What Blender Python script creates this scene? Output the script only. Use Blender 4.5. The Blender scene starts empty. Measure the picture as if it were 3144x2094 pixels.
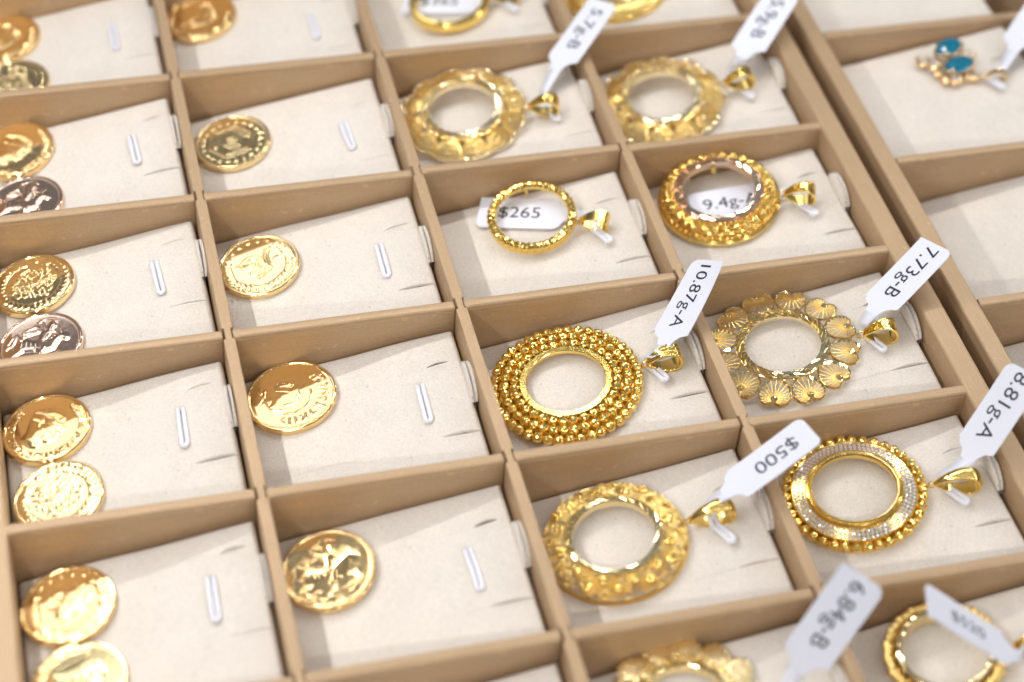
import bpy, bmesh, math, random
import numpy as np
from mathutils import Matrix, Vector

rnd = random.Random(7)
MM = 0.001                                   # all lengths below are millimetres
sc = bpy.context.scene
COL = sc.collection
PI = math.pi

# ------------------------------------------------------------------ camera
cam_d = bpy.data.cameras.new("camera")
cam = bpy.data.objects.new("camera", cam_d)
COL.objects.link(cam)
sc.camera = cam
RX = (0.9689885, -0.2401383, 0.0582654)      # camera right
DN = (-0.1309950, -0.6991268, -0.7028954)    # camera down
FW = (0.2095270, 0.6734651, -0.7089028)      # camera forward
CP = (-36.3658, -357.7476, 359.6961)
cam.matrix_world = Matrix(((RX[0], -DN[0], -FW[0], CP[0]*MM),
                           (RX[1], -DN[1], -FW[1], CP[1]*MM),
                           (RX[2], -DN[2], -FW[2], CP[2]*MM), (0, 0, 0, 1)))
cam_d.sensor_width = 36.0
cam_d.sensor_fit = 'HORIZONTAL'
cam_d.lens = 70.1545
cam_d.clip_start = 0.02
cam_d.clip_end = 50.0
cam_d.dof.use_dof = True
cam_d.dof.focus_distance = 0.517
cam_d.dof.aperture_fstop = 6.7
cam_d.dof.aperture_blades = 9

# ------------------------------------------------------------------ light: the showcase's LED strips and the shop's ambient light
world = bpy.data.worlds.new("World")
sc.world = world
world.use_nodes = True
bgn = world.node_tree.nodes["Background"]
bgn.inputs[0].default_value = (0.86, 0.90, 1.0, 1)
bgn.inputs[1].default_value = 0.25
# a lit shop ceiling overhead, fading to the dimmer room at eye level
wn = world.node_tree
wtc = wn.nodes.new("ShaderNodeTexCoord"); wsx = wn.nodes.new("ShaderNodeSeparateXYZ"); wmr = wn.nodes.new("ShaderNodeMapRange")
wmr.inputs["From Min"].default_value = -0.05; wmr.inputs["From Max"].default_value = 0.85
wmr.inputs["To Min"].default_value = 0.22; wmr.inputs["To Max"].default_value = 1.0
wmx = wn.nodes.new("ShaderNodeMix"); wmx.data_type = 'RGBA'
wmx.inputs[6].default_value = (0, 0, 0, 1); wmx.inputs[7].default_value = (0.86, 0.90, 1.0, 1)
wn.links.new(wtc.outputs["Generated"], wsx.inputs[0]); wn.links.new(wsx.outputs["Z"], wmr.inputs["Value"])
wn.links.new(wmr.outputs[0], wmx.inputs["Factor"]); wn.links.new(wmx.outputs[2], bgn.inputs[0])

def strip(name, loc, size, energy, target, color=(1.0, 0.985, 0.965)):
    d = bpy.data.lights.new(name, 'AREA')
    d.shape = 'RECTANGLE'
    d.size, d.size_y = size[0]*MM, size[1]*MM
    d.energy = energy
    d.color = color
    o = bpy.data.objects.new(name, d)
    COL.objects.link(o)
    L = Vector(loc); T = Vector(target)
    z = (L - T).normalized()
    ax = Vector((0, 1, 0)) if size[2] == 'y' else Vector((1, 0, 0))
    y = z.cross(ax).normalized(); x = y.cross(z)
    o.matrix_world = Matrix(((x.x, y.x, z.x, L.x*MM), (x.y, y.y, z.y, L.y*MM), (x.z, y.z, z.z, L.z*MM), (0, 0, 0, 1)))
    return o

strip("led_strip_side", (-115, -60, 215), (470, 4, "y"), 0.53, (60, -60, 0))
strip("led_strip_back", (150, 138, 215), (540, 4, "x"), 0.44, (150, 0, 0))
strip("led_strip_front", (150, -316, 215), (540, 4, "x"), 0.43, (150, -80, 0))
strip("led_strip_far_side", (430, -90, 215), (440, 4, "y"), 0.2, (200, -60, 0))
# panel light added where the coins mirror it, for bright reflections on them
strip("added_coin_panel", (-250, 907, 960), (480, 260, 'x'), 0.6, (0, 0, 0), (0.93, 0.96, 1.0))

# overhead lamps added for glints on the gold; a bail mirrors only two
for i in range(5):
    for j in range(4):
        x, y = -1150+560*i+(140 if j % 2 else 0), -700+620*j
        d = bpy.data.lights.new("added_glint_lamp", 'AREA')
        d.shape = 'DISK'; d.size = 0.045; d.energy = 0.36
        d.color = (1.0, 0.90, 0.76) if (i+j) % 3 == 0 else (1.0, 0.97, 0.93)
        o = bpy.data.objects.new("added_glint_lamp", d)
        o.location = (x*MM, y*MM, 1.75)
        COL.objects.link(o)

sc.view_settings.view_transform = 'Standard'
sc.view_settings.look = 'None'
sc.view_settings.exposure = 0.07
sc.view_settings.gamma = 1.0
sc.view_settings.use_curve_mapping = False

# ------------------------------------------------------------------ materials
def srgb(r, g, b):
    return tuple(((c/255/12.92) if c/255 <= 0.04045 else ((c/255+0.055)/1.055)**2.4) for c in (r, g, b)) + (1,)

def mat(name, base, metallic=0.0, rough=0.5, **kw):
    m = bpy.data.materials.new(name)
    m.use_nodes = True
    nt = m.node_tree
    p = nt.nodes["Principled BSDF"]
    p.inputs["Base Color"].default_value = base if len(base) == 4 else tuple(base) + (1,)
    p.inputs["Metallic"].default_value = metallic
    p.inputs["Roughness"].default_value = rough
    for k, v in kw.get('inp', {}).items():
        p.inputs[k].default_value = v
    tc = nt.nodes.new("ShaderNodeTexCoord")
    def noise(scale, vec=(1, 1, 1), detail=3.0, rgh=0.55):
        mp = nt.nodes.new("ShaderNodeMapping"); mp.inputs["Scale"].default_value = vec
        nt.links.new(tc.outputs["Object"], mp.inputs["Vector"])
        n = nt.nodes.new("ShaderNodeTexNoise"); n.inputs["Scale"].default_value = scale
        n.inputs["Detail"].default_value = detail; n.inputs["Roughness"].default_value = rgh
        nt.links.new(mp.outputs[0], n.inputs["Vector"])
        return n.outputs["Fac"]
    cur = None
    for (scale, vec, amt) in kw.get('col', []):          # colour variation: value swings by +-amt
        f = noise(scale, vec)
        mr = nt.nodes.new("ShaderNodeMapRange")
        mr.inputs["From Min"].default_value = 0.3; mr.inputs["From Max"].default_value = 0.7
        mr.inputs["To Min"].default_value = 1-amt; mr.inputs["To Max"].default_value = 1+amt
        nt.links.new(f, mr.inputs["Value"])
        mx = nt.nodes.new("ShaderNodeMix"); mx.data_type = 'RGBA'; mx.blend_type = 'MULTIPLY'
        mx.inputs["Factor"].default_value = 1.0
        if cur is None: mx.inputs[6].default_value = p.inputs["Base Color"].default_value
        else: nt.links.new(cur, mx.inputs[6])
        nt.links.new(mr.outputs[0], mx.inputs[7])
        cur = mx.outputs[2]
    if 'speck' in kw:                                    # sparse specks, lint and scuffs
        scale, th, val = kw['speck']
        f = noise(scale, (1, 1, 1), 1.0)
        mr = nt.nodes.new("ShaderNodeMapRange")
        mr.inputs["From Min"].default_value = th; mr.inputs["From Max"].default_value = th+.04
        mr.inputs["To Min"].default_value = 1; mr.inputs["To Max"].default_value = val
        nt.links.new(f, mr.inputs["Value"])
        mx = nt.nodes.new("ShaderNodeMix"); mx.data_type = 'RGBA'; mx.blend_type = 'MULTIPLY'; mx.inputs["Factor"].default_value = 1.0
        nt.links.new(cur, mx.inputs[6]); nt.links.new(mr.outputs[0], mx.inputs[7]); cur = mx.outputs[2]
    if cur is not None: nt.links.new(cur, p.inputs["Base Color"])
    if 'rv' in kw:
        scale, lo, hi = kw['rv']
        f = noise(scale)
        mr = nt.nodes.new("ShaderNodeMapRange")
        mr.inputs["From Min"].default_value = 0.3; mr.inputs["From Max"].default_value = 0.7
        mr.inputs["To Min"].default_value = lo; mr.inputs["To Max"].default_value = hi
        nt.links.new(f, mr.inputs["Value"]); nt.links.new(mr.outputs[0], p.inputs["Roughness"])
    prev = None
    for (scale, vec, strength, dist) in kw.get('bump', []):
        f = noise(scale, vec, 4.0, 0.6)
        b = nt.nodes.new("ShaderNodeBump"); b.inputs["Strength"].default_value = strength
        b.inputs["Distance"].default_value = dist*MM
        nt.links.new(f, b.inputs["Height"])
        if prev is not None: nt.links.new(prev, b.inputs["Normal"])
        prev = b.outputs[0]
    if prev is not None: nt.links.new(prev, p.inputs["Normal"])
    return m

M_TRAY = mat("bronze_leatherette", srgb(190, 161, 127), 0.28, 0.47,
             col=[(1, (80, 3000, 3000), 0.055), (60, (1, 1, 1), 0.03), (2200, (1, 1, 1), 0.07)], bump=[(1, (80, 3000, 3000), 0.25, 0.05), (2400, (1, 1, 1), 0.2, 0.04)], speck=(420, .70, 1.18),
             inp={"Specular IOR Level": 0.45})
M_BASE = mat("tray_board", srgb(120, 92, 66), 0, 0.8, col=[(200, (1, 1, 1), 0.1)])
M_SHELF = mat("shelf_board", srgb(96, 74, 56), 0, 0.7, col=[(120, (1, 1, 1), 0.1)])
M_SUEDE = mat("cream_suede", srgb(225, 217, 207), 0, 0.95,
              col=[(1700, (1, 1, 1), 0.085), (90, (1, 1, 1), 0.03), (500, (1, 1, 1), 0.025)],
              speck=(520, .735, .80), bump=[(1500, (1, 1, 1), 0.75, 0.2), (160, (1, 1, 1), 0.25, 0.4)],
              inp={"Sheen Weight": 0.25, "Sheen Roughness": 0.5, "Specular IOR Level": 0.1})
M_SLIT = mat("slit_brown", srgb(70, 54, 42), 0, 0.95, col=[(1500, (1, 1, 1), 0.2)])
M_PLY = mat("suede_edge", srgb(214, 190, 152), 0, 0.95, bump=[(1500, (1, 1, 1), 0.5, 0.15)])
M_LOOP = mat("white_plastic", srgb(238, 238, 246), 0, 0.32)
M_PAPER = mat("tag_paper", srgb(236, 238, 250), 0, 0.55, col=[(300, (1, 1, 1), 0.01)], bump=[(700, (1, 1, 1), 0.05, 0.05)], inp={"Specular IOR Level": 0.35})
M_INK = mat("tag_ink", srgb(28, 30, 48), 0, 0.6)
G = dict(rv=(900, 0.10, 0.20), bump=[(420, (1, 1, 1), 0.05, 0.06)])
M_GOLD = mat("yellow_gold", (1.0, 0.725, 0.225), 1, 0.16, **G)
M_BEZEL = mat("polished_gold", (0.98, 0.71, 0.215), 1, 0.13, rv=(500, 0.11, 0.16))
M_COIN = mat("coin_gold", (0.98, 0.715, 0.345), 1, 0.15, rv=(700, 0.04, 0.09), bump=[(260, (1, 1, 1), 0.04, 0.10)])
M_COINP = mat("coin_pale_gold", (0.98, 0.77, 0.40), 1, 0.15, rv=(700, 0.04, 0.09), bump=[(260, (1, 1, 1), 0.04, 0.10)])
M_ROSE = mat("coin_rose_gold", (0.95, 0.70, 0.53), 1, 0.13, rv=(700, 0.04, 0.08), bump=[(260, (1, 1, 1), 0.04, 0.10)])
M_SATIN = mat("satin_gold", (1.0, 0.745, 0.28), 1, 0.28, bump=[(900, (1, 1, 1), 0.25, 0.1)])
M_PALE = mat("pale_satin_gold", (1.0, 0.82, 0.46), 1, 0.30, bump=[(1300, (1, 1, 1), 0.5, 0.12)])
M_SPARK = mat("bright_cut_gold", (1.0, 0.87, 0.58), 1, 0.2, rv=(1500, 0.12, 0.18))
M_CUT = mat("diamond_cut_gold", (1.0, 0.84, 0.49), 1, 0.07, rv=(1500, 0.04, 0.10))
M_ROSECUT = mat("rose_cut_gold", (0.96, 0.72, 0.52), 1, 0.08, rv=(1500, 0.05, 0.11))
M_STONE = mat("clear_stone", (0.88, 0.87, 0.95), 0, 0.04, inp={"Transmission Weight": 0.25, "IOR": 2.2, "Specular IOR Level": 1.0})
M_BLUE = mat("blue_stone", (0.01, 0.31, 0.50), 0, 0.10, inp={"Transmission Weight": 0.55, "IOR": 1.6, "Specular IOR Level": 0.45})
M_CHAMP = mat("champagne_gold", (1.0, 0.74, 0.42), 1, 0.14, **G)

# ------------------------------------------------------------------ mesh helpers (millimetres in, metres out)
class MB:
    def __init__(s): s.v = []; s.f = []; s.n = 0
    def add(s, V, F, M=None):
        V = np.asarray(V, float)
        if M is not None:
            A = np.array(M)
            V = V @ A[:3, :3].T + A[:3, 3]
        s.v.append(V)
        b = s.n
        s.f += [tuple(i+b for i in f) for f in F]
        s.n += len(V)
        return s
    def mesh(s, name, smooth=False):
        me = bpy.data.meshes.new(name)
        V = np.concatenate(s.v)*MM
        me.from_pydata(V.tolist(), [], s.f)
        if smooth: me.polygons.foreach_set("use_smooth", [True]*len(me.polygons))
        me.update()
        return me

def obj(name, me, m, parent=None, M=None):
    if m is not None and len(me.materials) == 0: me.materials.append(m)
    o = bpy.data.objects.new(name, me)
    COL.objects.link(o)
    if parent is not None: o.parent = parent
    if M is not None: o.matrix_basis = M
    return o

def mmM(M):                                   # matrix with mm translation -> metres
    M = M.copy(); M.translation = M.translation*MM; return M

def thing(name, label, cat, M, group=None):
    o = bpy.data.objects.new(name, None)
    o.empty_display_size = 0.005
    COL.objects.link(o)
    o.matrix_world = mmM(M)
    o["label"] = label; o["category"] = cat
    if group: o["group"] = group
    return o

T = lambda x, y, z=0: Matrix.Translation((x, y, z))
RZ = lambda a: Matrix.Rotation(a, 4, 'Z')
RY = lambda a: Matrix.Rotation(a, 4, 'Y')
RXm = lambda a: Matrix.Rotation(a, 4, 'X')

def lathe(prof, n=96, hard=True):
    prof = np.array(prof, float)
    if hard:                                   # every flank keeps its own crisp edges
        Vs, Fs, off = [], [], 0
        for a in range(len(prof)):
            p2 = prof[[a, (a+1) % len(prof)]]
            th = np.arange(n)*2*PI/n
            V = np.stack([np.outer(np.cos(th), p2[:, 0]), np.outer(np.sin(th), p2[:, 0]), np.tile(p2[:, 1], (n, 1))], 2).reshape(-1, 3)
            Vs.append(V)
            Fs += [(off+i*2, off+((i+1) % n)*2, off+((i+1) % n)*2+1, off+i*2+1) for i in range(n)]
            off += 2*n
        return np.concatenate(Vs), Fs
    k = len(prof)
    th = np.arange(n)*2*PI/n
    V = np.stack([np.outer(np.cos(th), prof[:, 0]), np.outer(np.sin(th), prof[:, 0]), np.tile(prof[:, 1], (n, 1))], 2).reshape(-1, 3)
    F = []
    for i in range(n):
        j = (i+1) % n
        for a in range(k):
            b = (a+1) % k
            F.append((i*k+a, j*k+a, j*k+b, i*k+b))
    return V, F

def tube(path, r, n=8, closed=False):
    P = np.array(path, float); N = len(P)
    rr = np.full(N, r) if np.isscalar(r) else np.array(r, float)
    if closed: tg = np.roll(P, -1, 0)-np.roll(P, 1, 0)
    else:
        tg = np.empty_like(P); tg[1:-1] = P[2:]-P[:-2]; tg[0] = P[1]-P[0]; tg[-1] = P[-1]-P[-2]
    tg /= np.linalg.norm(tg, axis=1)[:, None]+1e-12
    u = np.cross(tg[0], (0, 0, 1)) if abs(tg[0][2]) < 0.9 else np.cross(tg[0], (1, 0, 0))
    u /= np.linalg.norm(u)
    V = []
    for i in range(N):
        u = u - tg[i]*(u@tg[i]); u /= np.linalg.norm(u)+1e-12
        w = np.cross(tg[i], u)
        for k in range(n):
            a = 2*PI*k/n
            V.append(P[i]+rr[i]*(math.cos(a)*u+math.sin(a)*w))
    F = []
    for i in range(N if closed else N-1):
        j = (i+1) % N
        for k in range(n):
            l = (k+1) % n
            F.append((i*n+k, i*n+l, j*n+l, j*n+k))
    if not closed:
        F.append(tuple(range(n-1, -1, -1))); F.append(tuple((N-1)*n+k for k in range(n)))
    return np.array(V), F

def prism(out, z0, z1):
    n = len(out)
    V = [(x, y, z0) for x, y in out]+[(x, y, z1) for x, y in out]
    F = [tuple(range(n-1, -1, -1)), tuple(range(n, 2*n))]
    F += [(i, (i+1) % n, n+(i+1) % n, n+i) for i in range(n)]
    return V, F

def box(x0, x1, y0, y1, z0, z1):
    return prism([(x0, y0), (x1, y0), (x1, y1), (x0, y1)], z0, z1)

def ico(r=1.0, sub=2, jit=0.0, seed=0):
    bm = bmesh.new()
    bmesh.ops.create_icosphere(bm, subdivisions=sub, radius=1.0)
    g = random.Random(seed)
    V = np.array([v.co[:] for v in bm.verts])
    if jit: V *= np.array([[1+g.uniform(-jit, jit*0.4)] for _ in V])
    F = [tuple(v.index for v in f.verts) for f in bm.faces]
    bm.free()
    return V*r, F

def bevel_me(V, F, name, off, top_only=True, segs=2, smooth=False):
    bm = bmesh.new()
    vs = [bm.verts.new([c*MM for c in v]) for v in V]
    for f in F: bm.faces.new([vs[i] for i in f])
    bm.normal_update()
    zt = max(v.co.z for v in bm.verts)
    es = [e for e in bm.edges if (not top_only) or all(abs(v.co.z-zt) < 1e-7 for v in e.verts)]
    bmesh.ops.bevel(bm, geom=es, offset=off*MM, segments=segs, profile=0.6, affect='EDGES')
    me = bpy.data.meshes.new(name)
    bm.to_mesh(me); bm.free()
    if smooth: me.polygons.foreach_set("use_smooth", [True]*len(me.polygons))
    return me

def mesh_of(name, parts, smooth=False):
    b = MB()
    for p in parts: b.add(*p)
    return b.mesh(name, smooth)

# ------------------------------------------------------------------ the setting: shelf and trays
SL = math.atan(10/57.0)                       # pads rise to the right
PX, PY = 60.0, 53.5747
X0 = {1: -60.0, 2: 0.0, 3: 60.0, 4: 120.0}
rowy = lambda r: (3-r)*PY
cellyc = lambda R: (3-R)*PY-PY/2
ca = math.cos(SL)

shelf = obj("counter_shelf", mesh_of("counter_shelf", [box(-260, 520, -300, 380, -34, -26)]), M_SHELF)
shelf["kind"] = "structure"

tray = thing("jewelry_tray", "large bronze compartment tray holding the gold coins and coin pendants", "tray", T(60, 27, -26))
TI = T(-60, -27, 26)
def tpart(name, me, m=M_TRAY, M=None, par=None, inv=None):
    inv = TI if inv is None else inv
    return obj(name, me, m, par or tray, mmM(inv @ (M or Matrix())))
YT, YB = rowy(-1)+3, rowy(6)-3
tpart("base_board", mesh_of("base_board", [box(-63, 185, YB, YT, -25.6, -20.5)]), M_BASE)
def wall_mesh(name, length, width, height=25.0):      # length along local x
    V, F = box(-length/2, length/2, -width/2, width/2, -height, 0)
    return bevel_me(V, F, name, 0.7, True, 3)
tpart("side_wall", wall_mesh("side_wall", YT-YB, 5.4), M=T(-60.9, (YT+YB)/2) @ RZ(PI/2))
tpart("side_wall", wall_mesh("side_wall", YT-YB, 6.4), M=T(182.1, (YT+YB)/2) @ RZ(PI/2))
ew = wall_mesh("end_wall", 236.8, 5.0)
tpart("end_wall", ew, M=T(60.5, YT-2.4)); tpart("end_wall", ew, M=T(60.5, YB+2.4))

def long_divider_mesh(rows, pitch_y, th=3.0):
    # plan outline along local x (= world y) with a shallow notch where each cross divider slots in
    xs = sorted(rows)
    a, b = YB+5, YT-5
    h = th/2
    up = [(a, h)]
    for y in xs:
        if a < y < b: up += [(y-2.1, h), (y-1.75, h-0.62), (y+1.75, h-0.62), (y+2.1, h)]
    up += [(b, h)]
    out = [(x, -y) for x, y in up]+[(x, y) for x, y in reversed(up)]
    V, F = prism(out, -20.4, 0)
    return bevel_me(V, F, "long_divider", 0.32, True, 2)
ld = long_divider_mesh([rowy(r) for r in range(0, 6)], PY)
for c in (0, 60, 120):
    tpart("long_divider", ld, M=T(c, 0) @ RZ(PI/2))

def cross_mesh(length, th=3.1):
    # profile with soft shoulders and a fine welt line just under the near top edge
    h = th/2
    prof = [(-h, -20.4), (-h, -1.35), (-h+0.10, -1.25), (-h+0.02, -1.1), (-h, -0.75), (-h+0.16, -0.28), (-h+0.5, -0.03), (0, 0.05), (h-0.5, -0.03), (h-0.16, -0.28), (h, -0.75), (h, -20.4)]
    n = len(prof)
    V = []
    ends = [(-length/2, 0.0), (-length/2+0.35, 1.0), (length/2-0.35, 1.0), (length/2, 0.0)]
    for x, k in ends:
        for y, z in prof:
            V.append((x, y*(1 if k else 0.93), z-(0 if k else 0.22 if z > -2 else 0)))
    F = []
    for e in range(3):
        for a in range(n):
            b = (a+1) % n
            F.append((e*n+a, (e+1)*n+a, (e+1)*n+b, e*n+b)[::-1])
    F.append(tuple(range(n))); F.append(tuple(3*n+a for a in range(n-1, -1, -1)))
    return mesh_of("cross_divider", [(V, F)])
cm = cross_mesh(57.4); cm4 = cross_mesh(58.3)
for c in (1, 2, 3, 4):
    for r in range(0, 6):
        me = cm4 if c == 4 else cm
        jx = rnd.uniform(-.15, .15); jy = rnd.uniform(-.35, .35)
        tpart("cross_divider", me, M=T(X0[c]+(29.8 if c != 4 else 29.85+.2), rowy(r)+jy, rnd.uniform(-.25, .05)) @ RZ(rnd.uniform(-.006, .006)))

tray2 = thing("jewelry_tray", "second bronze tray at the right edge, holding the blue stone pendant", "tray", T(232, 35, -26))
TI2 = T(-232, -35, 26)
R2Y = [-83.8, -24.5, 34.4, 94.2, 153.5]
yb2, yt2 = -146, 216
tpart("base_board", mesh_of("base_board", [box(190.5, 272, yb2, yt2, -25.6, -20.5)]), M_BASE, None, tray2, TI2)
tpart("side_wall", wall_mesh("side_wall", yt2-yb2, 5.4), M_TRAY, T(192.5, (yt2+yb2)/2) @ RZ(PI/2), tray2, TI2)
tpart("side_wall", wall_mesh("side_wall", yt2-yb2, 5.4), M_TRAY, T(269, (yt2+yb2)/2) @ RZ(PI/2), tray2, TI2)
ew2 = wall_mesh("end_wall", 70.8, 5.0)
for yy in (yb2+2.5, yt2-2.5): tpart("end_wall", ew2, M_TRAY, T(230.75, yy), tray2, TI2)
cm2 = cross_mesh(70.6)
for y in R2Y: tpart("cross_divider", cm2, M_TRAY, T(230.75, y), tray2, TI2)

# ------------------------------------------------------------------ suede pads
def pad_mesh(seed, dy, W=56.6, Hh=24.7, z0=-4.0, slits=True, pend=False):
    g = random.Random(seed)
    s0a, s1a, ya = 47.4+g.uniform(-.5, .5), 53.6+g.uniform(-.6, .6), 13.2+dy+g.uniform(-.5, .5)
    s0b, s1b, yb = 46.2+g.uniform(-.5, .5), 57.2, -11.0+dy+g.uniform(-.5, .5)
    wa, wb = g.uniform(.32, .7), g.uniform(.32, .75)
    sl, yl = 44.6, (7.0+dy if not pend else 5.0)
    xs = np.unique(np.round(np.concatenate([np.linspace(0.3, W, 62), np.linspace(42, W, 44)]), 3))
    yy = [np.linspace(-Hh, Hh, 58)]
    if slits: yy += [np.linspace(ya-1.8, ya+1.8, 34), np.linspace(yb-2.4, yb+2.0, 40), np.linspace(yl-1.5, yl+1.5, 12)]
    ys = np.unique(np.round(np.concatenate(yy), 3))
    ys = ys[(ys >= -Hh) & (ys <= Hh)]
    S, Y = np.meshgrid(xs, ys, indexing='ij')
    Z = np.zeros_like(S); YW = Y.copy()
    for _ in range(5):
        kx, ky, ph = g.uniform(-.22, .22), g.uniform(-.22, .22), g.uniform(0, 6)
        Z += 0.08*np.sin(kx*S+ky*Y+ph)
    if slits:
        cut = np.zeros(S.shape, bool)
        for (s0, s1, yc, w, bend) in ((s0a, s1a, ya, wa, .5), (s0b, s1b, yb, wb, -.9)):
            t = (S-s0)/(s1-s0)
            tt = np.clip(t, 0, 1)
            prof = np.sin(tt*PI)**.8
            ww = np.maximum(w*prof, .015)
            v = Y-yc; av = np.abs(v)
            # the mesh rows follow the lens-shaped lips of the cut
            gg = np.where(av < w, av*ww/w, np.where(av < 2.0, ww+(av-w)*(2.0-ww)/(2.0-w), av))
            off = (bend*(tt-.5)+0.35*np.sin(tt*PI))*np.exp(-(v/2.2)**2)
            near = av < 2.0
            YW = np.where(near, yc+np.sign(v)*gg, YW)+np.where(av < 7, off, 0)
            Z -= np.where(av < w, 2.6*prof**.6*(1-(av/w)**6), 0)
            Z += np.where(av >= w, np.exp(-((v+0.9)/0.8)**2)*np.sin(tt*PI)*0.35, 0)
            cut |= (av < w*.96) & (tt > .04) & (tt < .96)
        Z -= 1.3*np.exp(-((S-sl)**2/1.5+(Y-yl-.5)**2/0.8))
    e = np.minimum(np.minimum(S-0.3, W-S), Hh-np.abs(Y))
    r = 1.3
    Z -= np.where(e < r, r-np.sqrt(np.clip(r*r-(r-np.clip(e, 0, r))**2, 0, None)), 0)
    nx, ny = len(xs), len(ys)
    V = np.stack([S, YW, Z], 2).reshape(-1, 3)
    idx = np.arange(nx*ny).reshape(nx, ny)
    F = np.stack([idx[:-1, :-1], idx[1:, :-1], idx[1:, 1:], idx[:-1, 1:]], 2).reshape(-1, 4).tolist()
    loop = list(idx[:, 0])+list(idx[-1, 1:])+list(idx[-2::-1, -1])+list(idx[0, -2:0:-1])
    b0 = len(V)
    SV = V[loop].copy()
    SV[:, 2] = (z0-SV[:, 0]*math.sin(SL))/ca
    V = np.concatenate([V, SV])
    n = len(loop)
    for i in range(n):
        j = (i+1) % n
        F.append((loop[i], b0+i, b0+j, loop[j]))
    F.append(tuple(b0+i for i in range(n-1, -1, -1)))
    me = MB().add(V, F).mesh("cushion", True)
    me.materials.append(M_SUEDE); me.materials.append(M_SLIT)
    if slits:                                  # faces inside the cuts take the darker brown material
        cf = cut[:-1, :-1] & cut[1:, :-1] & cut[1:, 1:] & cut[:-1, 1:] & (e[:-1, :-1] > 1.35)
        mi = np.zeros(len(me.polygons), dtype=np.int32)
        mi[:cf.size] = cf.reshape(-1)
        me.polygons.foreach_set("material_index", mi)
    return me

def tab_mesh(seed):
    # a folded suede pull tab: two plies, half-round, standing against the wall
    g = random.Random(seed)
    b = []
    for k, (o, tk) in enumerate(((0, .75), (.82, .7))):
        n = 22
        pts = []
        for i in range(n+1):
            t = i/n
            y = 6.9*(1-2*t)
            z = (4.3-.25*k)*(max(0, 1-abs(1-2*t)**2.4))**.75*(1.0-.22*t)
            pts.append((y, z))
        V = []; F = []
        for side in (0, 1):
            for (y, z) in pts:
                flare = .22*(1-(y/6.9)**2)*(1 if k else -1.6)
                V.append((o+flare+side*tk+0.10*z, y, z))
            for (y, z) in pts:
                V.append((o+side*tk*(.9), y*.98, -2.2))
        m = len(pts)
        for s_ in (0, 1):
            for i in range(m-1):
                q = (s_*2*m+i, s_*2*m+i+1, s_*2*m+m+i+1, s_*2*m+m+i)
                F.append(q if s_ == 0 else q[::-1])
        for i in range(m-1): F.append((i, 2*m+i, 2*m+i+1, i+1))
        b.append((V, F))
    return mesh_of("pull_tab", b, True)

def loop_mesh(dx=0.0, lift=0.0, L=12.6):
    p = []
    d = .72
    p += [(-d, .9, -1.4), (-d, .35, -.1), (-d, -.6, .62), (-d, -3, .72)]
    p += [(-d+dx*.5, -L*.55, .72+lift*.4), (-d+dx, -L+1, .70+lift)]
    for i in range(1, 8):
        a = PI*i/8
        p.append((-d*math.cos(a)+dx, -L+1-.75*math.sin(a), .70+lift))
    p += [(d+dx, -L+1, .70+lift), (d+dx*.5, -L*.55, .72+lift*.4), (d, -3, .72), (d, -.6, .62), (d, .35, -.1), (d, .9, -1.4)]
    return mesh_of("post_loop", [tube(p, .62, 10)], True)

tabs = [tab_mesh(i) for i in range(3)]
loop_plain = loop_mesh()
loop_lift = loop_mesh(2.0, 1.0, 9.6)

def PADM(c, R, x0=None, yc=None, z=None):
    return T((X0[c] if x0 is None else x0)+1.5, cellyc(R) if yc is None else yc, -16.0 if z is None else z) @ RY(-SL)

PADDY = {}
def make_pad(c, R, label, M=None, me=None, features=True, loop=None):
    k = len(PADDY)
    dy = (3.7 if c == 1 else 0.0)+rnd.uniform(-.5, .5)
    PADDY[(c, R)] = dy
    Mx = (M if M is not None else PADM(c, R)) @ T(0, 0, rnd.uniform(-.25, .12)) @ RZ(rnd.uniform(-.006, .006))
    t = thing("display_pad", label, "display pad", Mx, "suede display pads in the tray compartments")
    obj("cushion", me or pad_mesh(k, dy, pend=loop is not None), M_SUEDE, t)
    if features:
        ty = 3.6+dy+rnd.uniform(-.8, .8)
        obj("pull_tab", tabs[k % 3], M_SUEDE, t, mmM(T(56.2, ty, 0.2) @ RY(rnd.uniform(-.05, .12))))
        obj("post_loop", loop or loop_plain, M_LOOP, t, mmM(T(44.6, (5.0 if loop else 7.0+dy), 0) @ RZ(rnd.uniform(-.03, .06))))
    return t

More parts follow.
